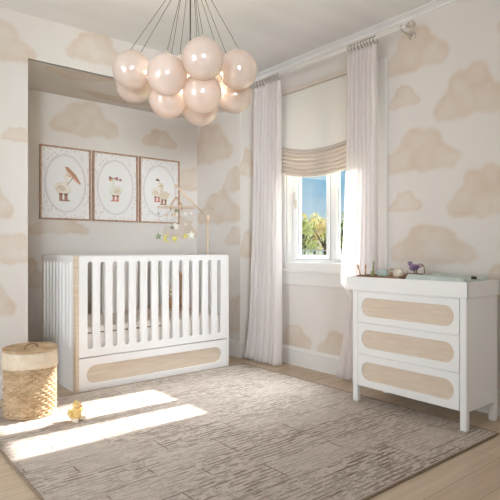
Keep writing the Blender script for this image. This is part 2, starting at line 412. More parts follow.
# crown moulding along the window wall
def crown(name, p0, p1, nrm, prof):
    bm = bmesh.new(); p0 = Vector((*p0, H)); p1 = Vector((*p1, H)); n = Vector((*nrm, 0))
    A = [bm.verts.new(p0+n*a+Vector((0, 0, -z))) for a, z in prof]; B = [bm.verts.new(p1+n*a+Vector((0, 0, -z))) for a, z in prof]
    for i in range(len(prof)): j = (i+1) % len(prof); bm.faces.new([A[i], A[j], B[j], B[i]])
    bm.faces.new(A); bm.faces.new(B)
    o = from_bm(name, bm, ceil_m); o['kind'] = 'structure'
crown('trim_1', (XW, Y0), (XW, YF), (-1, 0), [(0, 0), (.06, 0), (.06, .006), (.045, .009), (.03, .014), (.012, .020), (.008, .028), (0, .028)])

# ------------------------------------------------------------------ window
glass = bpy.data.materials.new('window_glass'); glass.use_nodes = True
N, L = glass.node_tree.nodes, glass.node_tree.links
for n in list(N): N.remove(n)
o_ = N.new('ShaderNodeOutputMaterial'); tr = N.new('ShaderNodeBsdfTransparent'); gl = N.new('ShaderNodeBsdfGlossy'); gl.inputs['Roughness'].default_value = .02
mx = N.new('ShaderNodeMixShader'); mx.inputs[0].default_value = .04
L.new(tr.outputs[0], mx.inputs[1]); L.new(gl.outputs[0], mx.inputs[2]); L.new(mx.outputs[0], o_.inputs[0])
w = bpy.data.objects.new('window_1', None); C.objects.link(w); w['kind'] = 'structure'
pvc = mat('window_pvc', srgb(246, 246, 246), .3)
def ringbox(bm, x0, x1, y0, y1, z0, z1, t, bev=.003):
    """rectangular ring frame in the YZ plane"""
    add_box(bm, x0, x1, y0, y0+t, z0, z1, bev); add_box(bm, x0, x1, y1-t, y1, z0, z1, bev)
    add_box(bm, x0, x1, y0+t, y1-t, z0, z0+t, bev); add_box(bm, x0, x1, y0+t, y1-t, z1-t, z1, bev)
bm = bmesh.new()
add_box(bm, XW-.022, XW-.0005, WY0-.085, WY0, WZ0-.03, WZ1+.022, .004)
add_box(bm, XW-.022, XW-.0005, WY1, WY1+.085, WZ0-.03, WZ1+.022, .004)
add_box(bm, XW-.022, XW-.0005, WY0, WY1, WZ1, WZ1+.022, .004)
from_bm('window_casing', bm, trim_paint, w)
bm = bmesh.new()
add_box(bm, XW-.055, XW+.13, WY0-.11, WY1+.11, WZ0-.085, WZ0-.055, .006)
add_box(bm, XW-.03, XW+.13, WY0+.001, WY1-.001, WZ0-.056, WZ0-.0, .003)
from_bm('window_sill', bm, trim_paint, w)
bm = bmesh.new(); add_box(bm, XW-.028, XW-.0005, WY0-.09, WY1+.09, WZ0-.20, WZ0-.086, .005)
from_bm('window_apron', bm, trim_paint, w)
bm = bmesh.new()   # lining of the reveal
add_box(bm, XW, XW+.13, WY0-.001, WY0+.012, WZ0-.03, WZ1); add_box(bm, XW, XW+.13, WY1-.012, WY1+.001, WZ0-.03, WZ1); add_box(bm, XW, XW+.13, WY0, WY1, WZ1-.012, WZ1+.001)
from_bm('window_jamb', bm, trim_paint, w)
bm = bmesh.new(); ringbox(bm, XW+.07, XW+.13, WY0+.012, WY1-.012, WZ0, WZ1-.012, .045)
yc = 2.95
add_box(bm, XW+.07, XW+.13, yc-.028, yc+.028, WZ0+.035, WZ1-.047, .003)
from_bm('window_frame', bm, pvc, w)
seal_and_shadow = mat('window_seal_and_shadow', srgb(120, 120, 122), .6)
for (a, b) in ((yc+.028, WY1-.057), (WY0+.057, yc-.028)):
    bm = bmesh.new(); ringbox(bm, XW+.055, XW+.10, a-.006, b+.006, WZ0+.028, WZ1-.04, .038)
    s = from_bm('window_sash', bm, pvc, w)
    bm = bmesh.new(); add_box(bm, XW+.075, XW+.081, a+.030, b-.030, WZ0+.064, WZ1-.076)
    from_bm('window_pane', bm, glass, s)
    bm = bmesh.new(); ringbox(bm, XW+.066, XW+.074, a+.0325, b-.0325, WZ0+.0665, WZ1-.0785, .004, .0005)
    ringbox(bm, XW+.0665, XW+.0695, a-.0095, b+.0095, WZ0+.0245, WZ1-.0365, .0035, .0005)  # outer grey ring paints the frame's shadow line round the sash
    from_bm('window_seal_and_shadow', bm, seal_and_shadow, s)
bm = bmesh.new(); add_box(bm, XW+.045, XW+.056, WY1-.083, WY1-.063, 1.42, 1.50, .004); add_box(bm, XW+.028, XW+.045, WY1-.079, WY1-.067, 1.45, 1.465, .002); add_box(bm, XW+.024, XW+.034, WY1-.082, WY1-.064, 1.46, 1.57, .004)
from_bm('window_handle', bm, steel, w)

# made-up window frame in the unseen left wall, around the fill lamp
w2 = bpy.data.objects.new('added_window', None); C.objects.link(w2); w2['kind'] = 'structure'
bm = bmesh.new(); ringbox(bm, X0-.12, X0-.06, LWY0, LWY1, LWZ0, LWZ1, .06)
for k in (1, 2): add_box(bm, X0-.12, X0-.06, LWY0+k*.7-.03, LWY0+k*.7+.03, LWZ0+.06, LWZ1-.06)
from_bm('window_frame', bm, pvc, w2)

# ------------------------------------------------------------------ rug
bm = bmesh.new()
RXa, RXb, RYa, RYb = .69, 2.93, 1.353, 3.652
nx, ny = 60, 60
add_box(bm, RXa, RXb, RYa, RYb, .0005, .009, .003)
rug = from_bm('rug', bm, rug_mat()); tag(rug, 'large taupe and cream streaky woven rug in the middle of the floor', 'rug')
bm = bmesh.new()
for (a, b) in (((RXa, RYa), (RXb, RYa)), ((RXb, RYa), (RXb, RYb)), ((RXb, RYb), (RXa, RYb)), ((RXa, RYb), (RXa, RYa))):
    add_tube(bm, [(a[0], a[1], .0065), (b[0], b[1], .0065)], .0055, 8)
from_bm('edge_binding', bm, mat('rug_binding', srgb(150, 130, 112), .9), rug)

# ------------------------------------------------------------------ crib
CX0, CX1, CY0, CY1, CH = 1.386, 2.745, 3.67, 4.43, 1.0
crib = empty('crib', (CX0, CY0, 0), 'white baby crib with natural wood end posts and slatted rails in the alcove', 'crib')
crib.location = (0, 0, 0)
SL0, SL1 = .315, .955
n = 13; xs = [1.494+(2.665-1.494)*k/(n-1) for k in range(n)]
def slotloops(u0, u1, v0, v1, cs, wd): return [rect(u0, v0, u1, v1)]+[stadium(c, (SL0+SL1)/2, wd, SL1-SL0) for c in cs]
fp = CX0+.022
plate('front_rail', slotloops(fp, CX1, .255, CH, xs, .041), .028, M_FRONT(CY0+.014), white_paint, crib, .003)
plate('back_rail', slotloops(fp, CX1, .255, CH, xs, .041), .028, M_FRONT(CY1-.014), white_paint, crib, .003)
ys = [3.775+(4.365-3.775)*k/8 for k in range(9)]
for nm_x in (CX0+.011, CX1+.012):
    plate('side_rail', slotloops(CY0+.057, CY1-.03, .0, CH, ys, .036), .022, M_SIDE(nm_x), white_paint, crib, .003)
for nm_x in (CX0, CX1+.001):
    bm = bmesh.new(); add_box(bm, nm_x-.002, nm_x+.0225, CY0-.002, CY0+.056, 0, CH+.001, .004); from_bm('corner_post', bm, lightwood if nm_x == CX0 else white_paint, crib)
    bm = bmesh.new(); add_box(bm, nm_x-.002, nm_x+.0225, CY1-.029, CY1+.002, 0, CH+.001, .004); from_bm('corner_post', bm, lightwood if nm_x == CX0 else white_paint, crib)
# lower front panel with the stadium inset
pan = plate('lower_panel', [rect(fp+.001, .003, CX1, .249), stadium(2.078, .122, 1.222, .135, 20)], .024, M_FRONT(CY0+.014), white_paint, crib, .002)
plate('wood_inset', [stadium(2.078, .122, 1.24, .15, 20)], .008, M_FRONT(CY0+.0205), cane, pan, .001)
bm = bmesh.new(); add_box(bm, fp, CX1, CY1-.028, CY1, .003, .249, .002); from_bm('rear_panel', bm, white_paint, crib)
bm = bmesh.new(); add_box(bm, fp, CX1, CY0+.03, CY1-.03, .262, .30, .002); from_bm('mattress_base', bm, white_paint, crib)
# mattress and bedding
sheet = add_noise(mat('crib_sheet', srgb(240, 233, 225), .9), srgb(236, 226, 216), srgb(246, 240, 234), (14, 14, 14), 3)
bm = bmesh.new(); add_box(bm, CX0+.035, CX1-.012, CY0+.04, CY1-.04, .301, .475, .03, 4)
mt = from_bm('mattress', bm, sheet, None, True); tag(mt, 'white fitted-sheet mattress lying inside the crib', 'mattress')
bm = bmesh.new(); add_tube(bm, [(CX0+.06, CY0+.037, .425), (2.16, CY0+.037, .425)], .0045, 6)
from_bm('gap_shade', bm, mat('gap_shade_grey', srgb(120, 112, 106), .8), mt)  # dark strip that colours in the shaded gap under the bedding
def wavy(name, x0, x1, y0, y1, z, h, m, seed, nx=60, ny=40):
    bm = bmesh.new(); top = []
    for i in range(nx+1):
        row = []
        for j in range(ny+1):
            u, v = i/nx, j/ny; e = min(u, 1-u, v, 1-v)*8; e = min(1, e)**.5
            p = Vector((x0+(x1-x0)*u, y0+(y1-y0)*v, 0))
            zz = z+h*e*(.75+.5*noise.noise(p*9+Vector((seed, 0, 0)))+.25*noise.noise(p*25))
            row.append(bm.verts.new((p.x+.012*noise.noise(p*11+Vector((0, seed, 3))), p.y+.012*noise.noise(p*11+Vector((9, seed, 3))), max(zz, z+.001))))
        top.append(row)
    for i in range(nx):
        for j in range(ny): bm.faces.new([top[i][j], top[i+1][j], top[i+1][j+1], top[i][j+1]]).smooth = True
    ed = [top[i][0] for i in range(nx+1)]+[top[nx][j] for j in range(1, ny+1)]+[top[i][ny] for i in range(nx-1, -1, -1)]+[top[0][j] for j in range(ny-1, 0, -1)]
    bt = [bm.verts.new((v.co.x, v.co.y, z)) for v in ed]
    for k in range(len(ed)): j = (k+1) % len(ed); bm.faces.new([ed[k], ed[j], bt[j], bt[k]])
    bm.faces.new(bt)
    return from_bm(name, bm, m)
bl = wavy('baby_blanket', 2.02, 2.66, 3.76, 4.36, .476, .03, add_noise(mat('pink_blanket', srgb(236, 216, 204), .95), srgb(228, 206, 192), srgb(240, 224, 214), (12, 12, 12), 3), 4.0)
tag(bl, 'pale pink rumpled blanket spread over the right half of the crib mattress', 'blanket')

# soft toys in the crib
def dot(name, c, r, t):
    bm = bmesh.new(); add_sphere(bm, c, r, 10, 8); return from_bm(name, bm, toy_dark, t)
toy_tan = mat('toy_tan', srgb(212, 172, 130), .95); toy_cream = mat('toy_cream', srgb(232, 220, 204), .95); toy_brown = mat('toy_brown', srgb(196, 160, 130), .95); toy_dark = mat('toy_dark', srgb(58, 46, 42), .6)
t = empty('soft_toy', (2.355, 3.95, .508), 'small tan and cream soft toy sitting in the crib behind the slats', 'soft toy', None, -.5); t.scale = (1.25,)*3
blob('body', [((0, 0, .05), (.036, .032, .05)), ((.0, -.03, .012), (.03, .035, .014))], toy_tan, t)
blob('head', [((0, -.004, .125), (.034, .031, .033)), ((-.02, 0, .165), (.009, .007, .028)), ((.02, 0, .165), (.009, .007, .028)), ((0, -.03, .116), (.015, .012, .011))], toy_cream, t)
blob('arm', [((-.036, -.012, .06), (.011, .014, .032), RY(.4))], toy_tan, t); blob('arm', [((.036, -.012, .06), (.011, .014, .032), RY(-.4))], toy_tan, t)
blob('leg', [((-.022, -.05, .012), (.013, .032, .0125))], toy_cream, t); blob('leg', [((.022, -.05, .012), (.013, .032, .0125))], toy_cream, t)
dot('eye', (-.013, -.031, .134), .0045, t); dot('eye', (.013, -.031, .134), .0045, t); dot('nose', (0, -.042, .119), .005, t)
t = empty('soft_toy', (2.565, 4.15, .508), 'tall brown long-necked soft toy beside the tan one in the crib', 'soft toy', None, -.4)
blob('body', [((0, 0, .055), (.05, .045, .055)), ((0, 0, .14), (.026, .024, .08)), ((0, 0, .24), (.02, .02, .07)), ((0, -.025, .31), (.024, .045, .022)), ((-.02, .01, .345), (.007, .005, .018)), ((.02, .01, .345), (.007, .005, .018))], toy_brown, t)
blob('leg', [((-.035, -.06, .018), (.016, .045, .0175))], toy_brown, t); blob('leg', [((.035, -.06, .018), (.016, .045, .0175))], toy_brown, t)
dot('eye', (-.018, -.046, .32), .004, t); dot('eye', (.018, -.046, .32), .004, t)

# ------------------------------------------------------------------ crib mobile
palewood = mat('pale_beech', srgb(228, 204, 180), .5)
mob = empty('crib_mobile', (0, 0, 0), 'pale wooden arm mobile clamped to the crib with hanging felt stars and beads', 'mobile')
PX, PY = 2.781, 4.02
bm = bmesh.new(); add_tube(bm, [(PX, PY, .80), (PX, PY, 1.345)], .0095, 14); from_bm('pole', bm, palewood, mob)
bm = bmesh.new(); add_box(bm, PX-.0105, PX+.022, PY-.025, PY+.025, .78, .88, .005); from_bm('clamp', bm, palewood, mob)
bm = bmesh.new(); add_lathe(bm, [(0, -.014), (.018, -.014), (.021, -.010), (.021, .010), (.018, .014), (0, .014)], (PX, PY, 1.352), 24, 0, RX(PI/2)); from_bm('joint_knob', bm, palewood, mob)
TX, TY, TZ = 2.455, 4.05, 1.625
bm = bmesh.new(); add_tube(bm, [(PX, PY, 1.352), (TX, TY, TZ)], .0085, 14); from_bm('arm', bm, palewood, mob)
bm = bmesh.new(); add_sphere(bm, (TX, TY, TZ), .017, 18, 12); from_bm('knob', bm, palewood, mob)
string_m = mat('mobile_string', srgb(214, 204, 190), .9)
bm = bmesh.new(); add_tube(bm, [(TX, TY, TZ), (TX, TY, 1.52)], .0015, 6); from_bm('cord', bm, string_m, mob)
bm = bmesh.new()
for a in range(3):
    d = Vector((math.cos(a*PI/3+.3), math.sin(a*PI/3+.3), 0))
    add_tube(bm, [Vector((TX, TY, 1.43))-d*.175, Vector((TX, TY, 1.43))+d*.175], .003, 8)
add_tube(bm, [(TX+.172*math.cos(k*PI/12), TY+.172*math.sin(k*PI/12), 1.43) for k in range(24)], .0032, 8, closed=True)
from_bm('ring', bm, palewood, mob)
bm = bmesh.new()   # little peaked wooden roof under the cord
for s in (-1, 1):
    add_tube(bm, [(TX, TY, 1.525), (TX+s*.05*.77, TY-s*.05*.63, 1.45)], .006, 8)
    add_tube(bm, [(TX+s*.05*.77, TY-s*.05*.63, 1.45), (TX+s*.05*.77, TY-s*.05*.63, 1.40)], .005, 8)
from_bm('peaked_hanger', bm, mat('honey_wood', srgb(196, 158, 112), .5), mob)
felt_w = mat('felt_white', srgb(244, 240, 230), .9); felt_y = mat('felt_yellow', srgb(222, 212, 124), .9); felt_g = mat('felt_sage', srgb(150, 160, 132), .9)
def star(R, th):
    bm = bmesh.new(); F = []; B = []
    for k in range(10):
        a = PI/2+k*PI/5; r = R if k % 2 == 0 else R*.48
        F.append(bm.verts.new((r*math.cos(a), -.001, r*math.sin(a)))); B.append(bm.verts.new((r*math.cos(a), .001, r*math.sin(a))))
    cf = bm.verts.new((0, -th, 0)); cb = bm.verts.new((0, th, 0))
    for k in range(10):
        j = (k+1) % 10; bm.faces.new([F[k], F[j], cf]); bm.faces.new([B[j], B[k], cb]); bm.faces.new([F[j], F[k], B[k], B[j]])
    return bm
def bead_bm(r): b = bmesh.new(); add_sphere(b, (0, 0, 0), r, 14, 10); return b
def moon_bm(R):
    b = bmesh.new(); pts = []
    for k in range(13): a = PI*.5+PI*k/12*1.25-.35; pts.append((R*math.cos(a), R*math.sin(a)))
    for k in range(12, -1, -1): a = PI*.5+PI*k/12*1.25-.35; pts.append((R*.45+R*.78*math.cos(a)*.9, R*.82*math.sin(a)*.9))
    A = [b.verts.new((x, -.006, z)) for x, z in pts]; B = [b.verts.new((x, .006, z)) for x, z in pts]
    m_ = len(pts)
    for k in range(12):
        b.faces.new([A[k], A[k+1], A[m_-2-k], A[m_-1-k]]); b.faces.new([B[k+1], B[k], B[m_-1-k], B[m_-2-k]])
    for k in range(m_): j = (k+1) % m_; b.faces.new([A[k], B[k], B[j], A[j]])
    return b
Rt = Vector((.773, -.635, 0)); Vw = Vector((.635, .773, 0))
hang = [(-.165, .02, [('bead', 1.375, felt_g, .009), ('bead', 1.30, palewood, .008), ('star', 1.165, felt_g, .036)]),
        (.13, .09, [('bead', 1.38, felt_w, .012), ('bead', 1.30, palewood, .010), ('star', 1.18, felt_w, .042)]),
        (.10, -.13, [('star', 1.36, felt_w, .022), ('bead', 1.27, felt_w, .008), ('star', 1.165, felt_y, .032)]),
        (-.06, -.15, [('bead', 1.35, palewood, .014), ('moon', 1.145, felt_y, .034)]),
        (-.06, .155, [('bead', 1.37, palewood, .012), ('star', 1.25, felt_g, .024)]),
        (.0, 0, [('bead', 1.40, felt_g, .016), ('bead', 1.36, felt_w, .020), ('star', 1.255, felt_w, .036)]),
        (.01, -.16, [('bead', 1.36, palewood, .014), ('bead', 1.27, felt_w, .010), ('bead', 1.14, felt_y, .024)])]
for a, b, its in hang:
    P = Vector((TX, TY, 0))+Rt*a+Vw*b; zb = min(i[1] for i in its)
    bm = bmesh.new(); add_tube(bm, [(P.x, P.y, 1.43), (P.x, P.y, zb)], .0012, 6); from_bm('string', bm, string_m, mob)
    for kd, z, m_, r in its:
        b_ = {'bead': bead_bm, 'star': lambda r: star(r, .009), 'moon': moon_bm}[kd](r)
        b_.transform(Matrix.Translation((P.x, P.y, z)) @ RZ(-.69+random.uniform(-.4, .4)))
        from_bm({'bead': 'bead', 'star': 'felt_star', 'moon': 'felt_moon'}[kd], b_, m_, mob, kd == 'bead')

# ------------------------------------------------------------------ framed prints
paper = mat('print_paper', srgb(244, 240, 234), .7)
nt = paper.node_tree; N, L = nt.nodes, nt.links
tc = N.new('ShaderNodeTexCoord'); vo = N.new('ShaderNodeTexVoronoi'); vo.inputs['Scale'].default_value = 34; L.new(tc.outputs['Object'], vo.inputs['Vector'])
cr = N.new('ShaderNodeValToRGB'); cr.color_ramp.elements[0].position = .20; cr.color_ramp.elements[0].color = srgb(222, 212, 205); cr.color_ramp.elements[1].position = .36; cr.color_ramp.elements[1].color = srgb(241, 239, 237)
L.new(vo.outputs['Distance'], cr.inputs[0]); L.new(cr.outputs[0], N['Principled BSDF'].inputs['Base Color'])
oval = mat('print_oval', srgb(242, 240, 238), .7); ovring = mat('print_ring', srgb(212, 202, 204), .7)
g_white = mat('print_goose', srgb(240, 233, 222), .7); g_shade = mat('print_goose_shade', srgb(224, 210, 190), .7)
g_boot = mat('print_boots', srgb(170, 130, 104), .7); g_red = mat('print_red', srgb(206, 140, 128), .7); g_umb = mat('print_umbrella', srgb(196, 150, 122), .7)
g_umb2 = mat('print_umbrella_lining', srgb(232, 196, 176), .7); g_dark = mat('print_ink', srgb(128, 100, 84), .7); g_beak = mat('print_beak', srgb(222, 176, 92), .7); g_sage = mat('print_sage', srgb(233, 232, 220), .7)
PM = [paper, oval, ovring, g_white, g_shade, g_boot, g_red, g_umb, g_umb2, g_dark, g_beak, g_sage]
lay = [0]
def shp(bm, pts, mi):
    lay[0] += 1; y = -.0003*lay[0]
    bm.faces.new([bm.verts.new((x, y, z)) for x, z in pts]).material_index = mi
def ell(bm, cx, cz, a, b, mi, rot=0, n=28):
    shp(bm, [(cx+a*math.cos(t)*math.cos(rot)-b*math.sin(t)*math.sin(rot), cz+a*math.cos(t)*math.sin(rot)+b*math.sin(t)*math.cos(rot)) for t in [2*PI*k/n for k in range(n)]], mi)
def goose(bm, cx, cz, s, fl=1, body=3, boots=5):
    f = lambda x, z: (cx+fl*x*s, cz+z*s)
    ell(bm, *f(0, 0), .062*s, .048*s, 4, -.25*fl); ell(bm, *f(.004, .004), .055*s, .043*s, body, -.25*fl)
    shp(bm, [f(-.06, .0), f(-.085, .03), f(-.04, .03)], body)
    shp(bm, [f(.02, .0), f(.05, .02), f(.034, .09), f(.008, .09)], body)
    ell(bm, *f(.024, .10), .024*s, .021*s, body); ell(bm, *f(-.012, 0), .034*s, .022*s, 4, -.4*fl)
    shp(bm, [f(.044, .108), f(.07, .097), f(.044, .090)], 10); ell(bm, *f(.03, .106), .004*s, .004*s, 9)
    for x in (-.018, .022):
        shp(bm, [f(x-.012, -.04), f(x+.012, -.04), f(x+.012, -.085), f(x+.03, -.092), f(x+.03, -.10), f(x-.012, -.10)], boots)
        shp(bm, [f(x-.015, -.04), f(x+.015, -.04), f(x+.015, -.052), f(x-.015, -.052)], 9)
lab = ['framed print of a goose in boots under an umbrella, hung at the left of three', 'framed print of a goose in red boots with bows, between the other two prints',
       'framed print of two geese standing together, nearest the crib mobile']
FW, FH, FZ = .459, .656, 1.641
for k in range(3):
    cx = 1.428+FW/2+k*(FW+.021)
    e = empty('framed_print', (cx, YB, FZ), lab[k], 'picture', 'three framed goose prints over the crib')
    bm = bmesh.new(); fw = .014
    for b in ((-FW/2, -FW/2+fw, -.028, -.001, -FH/2, FH/2), (FW/2-fw, FW/2, -.028, -.001, -FH/2, FH/2), (-FW/2+fw, FW/2-fw, -.028, -.001, FH/2-fw, FH/2), (-FW/2+fw, FW/2-fw, -.028, -.001, -FH/2, -FH/2+fw)):
        add_box(bm, *b, bev=.0015)
    from_bm('frame', bm, framewood, e)
    bm = bmesh.new(); add_box(bm, -FW/2+fw, FW/2-fw, -.012, -.002, -FH/2+fw, FH/2-fw); from_bm('backing_board', bm, paper, e)
    bm = bmesh.new(); lay[0] = 0
    shp(bm, rect(-FW/2+fw, -FH/2+fw, FW/2-fw, FH/2-fw), 0)
    ell(bm, 0, .0, .187, .262, 2, 0, 48); ell(bm, 0, 0, .181, .256, 1, 0, 48); ell(bm, 0, 0, .176, .251, 2, 0, 48); ell(bm, 0, 0, .173, .248, 1, 0, 48)
    if k == 0:
        goose(bm, -.025, -.045, 1.15)
        shp(bm, [(-.01, .150), (.02, .150), (.09, .085), (.135, .01), (.13, -.005), (.01, .115)], 7)
        shp(bm, [(-.01, .150), (.01, .118), (.13, -.005), (.08, .025), (.012, .095)], 8)
        shp(bm, [(.01, -.01), (.014, -.012), (.068, .06), (.063, .063)], 9)
    elif k == 1:
        goose(bm, 0, -.035, 1.0, -1, 11, 6)
        for s in (-1, 1):
            shp(bm, [(s*.0-.024, .085), (s*.045-.024, .105), (s*.045-.024, .065)], 9); shp(bm, [(s*.015-.024, .085), (s*.038-.024, .097), (s*.038-.024, .073)], 6)
        ell(bm, .045, .075, .016, .010, 9); ell(bm, .045, .075, .010, .005, 6)
    else:
        goose(bm, -.035, -.02, .95, 1, 3, 6); goose(bm, .045, -.045, .95, -1, 4, 5)
        shp(bm, [(-.05, .10), (.0, .10), (-.02, .12), (-.045, .125)], 9)
    for v in bm.verts: v.co.y -= .0122
    me = bpy.data.meshes.new('print'); bm.to_mesh(me); bm.free()
    for p in me.polygons: pass
    link('print', me, e, PM)

# ------------------------------------------------------------------ wicker hamper
wick = add_noise(mat('wicker', srgb(204, 174, 136), .8), srgb(186, 156, 120), srgb(214, 188, 154), (12, 12, 30), 3, lo=.35, hi=.65)
BR, BH = .152, .385
hb = empty('laundry_hamper', (.992, 3.405, .0095), 'round woven wicker laundry hamper with cream liner beside the crib', 'hamper')
def weave(bm, R0, z0, z1, rows, stakes, th, taper=0.0):
    cols = stakes*6; rr = rows*5; g = []
    for i in range(rr+1):
        z = z0+(z1-z0)*i/rr; row = int(min(i, rr-1)/5); f = (i/5.0) % 1.0
        bump = math.sin(PI*f) if i % 5 else 0
        ln = []
        for j in range(cols):
            a = 2*PI*j/cols; s = math.cos(a*stakes/2+(PI if row % 2 else 0))
            r = R0+taper*(z-z0)/(z1-z0)+th*(.35*bump+.65*bump*s)-th*.3*(1-bump)
            r *= 1+.006*noise.noise(Vector((math.cos(a)*3, math.sin(a)*3, z*14)))
            ln.append(bm.verts.new((r*math.cos(a), r*math.sin(a), z+.0012*math.sin(a*9+row))))
        g.append(ln)
    for i in range(rr):
        for j in range(cols): bm.faces.new([g[i][j], g[i][(j+1) % cols], g[i+1][(j+1) % cols], g[i+1][j]]).smooth = True
bm = bmesh.new(); weave(bm, BR-.004, .003, BH, 21, 40, .0125, .002)
add_lathe(bm, [(0, .004), (BR-.008, .004), (BR-.002, .0), (BR+.003, .006), (BR-.004, .014)], seg=48)
from_bm('woven_body', bm, wick, hb)
bm = bmesh.new()
for k in range(22):
    a = 2*PI*k/22; add_tube(bm, [((BR-.006)*math.cos(a), (BR-.006)*math.sin(a), .004), ((BR-.004)*math.cos(a), (BR-.004)*math.sin(a), BH)], .0035, 6)
from_bm('stake', bm, wick, hb)['kind'] = 'stuff'
liner = add_noise(mat('linen_liner', srgb(238, 222, 196), .95), srgb(222, 204, 178), srgb(234, 218, 196), (30, 30, 30), 3, bump=.3)
bm = bmesh.new(); g = []
pr = [(BR-.012, .400), (BR+.004, .404), (BR+.0095, .395), (BR+.011, .360), (BR+.012, .325), (BR+.0125, .306), (BR+.007, .303), (BR+.004, .310)]
for r, z in pr:
    g.append([bm.verts.new(((r+.0025*math.sin(14*a)*(1 if z < .39 else 0)*(.405-z)*8+.0015*math.sin(5*a+1))*math.cos(a), (r+.0025*math.sin(14*a)*(.405-z)*8)*math.sin(a), z+.003*math.sin(3*a+.5)*(1 if z < .35 else 0))) for a in [2*PI*k/96 for k in range(96)]])
for i in range(len(pr)-1):
    for j in range(96): bm.faces.new([g[i][j], g[i][(j+1) % 96], g[i+1][(j+1) % 96], g[i+1][j]]).smooth = True
from_bm('fabric_liner', bm, liner, hb)
bm = bmesh.new()   # lid, concentric woven coils and a rim
for k, r in enumerate([.012+.0105*i for i in range(14)]):
    n_ = max(12, int(r*420)); z = .418-.0006*k
    add_tube(bm, [(r*math.cos(2*PI*j/n_), r*math.sin(2*PI*j/n_), z+.0025*math.sin(j*PI+(k % 2)*PI/2)) for j in range(n_)], .0062, 6, closed=True)
add_lathe(bm, [(0, .408), (BR+.004, .406), (BR+.004, .414), (0, .416)], seg=48)
add_tube(bm, [((BR+.004)*math.cos(2*PI*j/60), (BR+.004)*math.sin(2*PI*j/60), .413+.0015*math.sin(j*2.6)) for j in range(60)], .0095, 8, closed=True)
lid = from_bm('lid', bm, wick, hb)
bm = bmesh.new()
add_tube(bm, [Vector((-.01, -.05, .415))+Vector((.05*math.sin(t*PI-PI/2)*.9, .02*math.sin(t*PI-PI/2), .03*math.sin(t*PI)+.004)) for t in [i/14 for i in range(15)]], .0055, 8)
from_bm('loop_handle', bm, mat('leather_loop', srgb(170, 136, 100), .7), lid)

# ------------------------------------------------------------------ toy duck
plush = add_noise(mat('yellow_plush', srgb(240, 204, 128), .95), srgb(226, 184, 104), srgb(248, 222, 160), (60, 60, 60), 4, bump=.5)
cream = mat('cream_plush', srgb(246, 232, 208), .95); orange = mat('beak_felt', srgb(226, 150, 112), .9)
dk = empty('toy_duck', (1.155, 3.075, .0092), 'small yellow plush duck sitting on the rug beside the hamper', 'toy', None, math.radians(-62)); dk.scale = (1.12, 1.12, 1.10)
# local: faces +X
blob('body', [((0, 0, .038), (.036, .031, .033)), ((.008, 0, .052), (.026, .025, .024)), ((-.034, 0, .05), (.016, .012, .010), RY(.6))], plush, dk, .0025, 3, .0015)
blob('head', [((.012, 0, .090), (.023, .022, .022)), ((.006, 0, .114), (.005, .004, .008))], plush, dk, .0022, 3, .0012)
for s in (-1, 1):
    blob('wing', [((.004, s*.042, .052), (.014, .020, .011), RX(s*.35))], plush, dk, .002, 3, .001)
    blob('foot', [((.022, s*.024, .0125), (.020, .014, .0122)), ((.036, s*.028, .013), (.010, .013, .0128))], cream, dk, .002, 3)
bm = bmesh.new(); add_sphere(bm, (.038, 0, .087), (.012, .010, .005), 14, 8); add_sphere(bm, (.036, 0, .083), (.009, .008, .004), 14, 8); from_bm('beak', bm, orange, dk)
dot('eye', (.029, .013, .097), .0026, dk); dot('eye', (.029, -.013, .097), .0026, dk)

# ------------------------------------------------------------------ dresser
DX0, DX1, DY0, DY1 = 2.79, 3.172, 1.468, 2.285
dr = empty('changing_dresser', (0, 0, 0), 'white three-drawer changing dresser with pale wood oval inlays and raised top', 'dresser')
bm = bmesh.new(); add_box(bm, DX0+.012, DX1-.002, DY0+.0015, DY1-.0015, .119, .7715, .003)
from_bm('body', bm, white_paint, dr)
for (x, z) in ((DX0, .0095), (DX1-.042, .0005)):
    for y in (DY0, DY1-.042):
        bm = bmesh.new(); add_box(bm, x, x+.042, y, y+.042, z, .7715, .012, 4)
        lg = from_bm('leg', bm, white_paint, dr, False)
for (z0, z1) in ((.557, .762), (.343, .551), (.124, .337)):
    zc = (z0+z1)/2; yc_ = (DY0+DY1)/2
    d = plate('drawer', [rect(DY0+.045, z0, DY1-.045, z1), stadium(yc_, zc, .665, .122, 20)], .018, M_SIDE(DX0+.009), white_paint, dr, .002)
    plate('wood_inset', [stadium(yc_, zc, .68, .135, 20)], .004, M_SIDE(DX0+.0125), cane, d, .001)
# changing tray on the top
T0, T1, TYa, TYb = 2.775, 3.180, 1.456, 2.318
bm = bmesh.new()
add_box(bm, T0+.0015, T1-.0015, TYa+.0015, TYb-.0015, .7716, .790, .001)
add_box(bm, T0, T0+.016, TYa, TYb, .7718, .862, .003); add_box(bm, T1-.016, T1, TYa, TYb, .7718, .862, .003)
add_box(bm, T0+.002, T1-.002, TYa, TYa+.016, .7718, .862, .003); add_box(bm, T0+.002, T1-.002, TYb-.016, TYb, .7718, .862, .003)
from_bm('tray_top', bm, white_paint, dr)
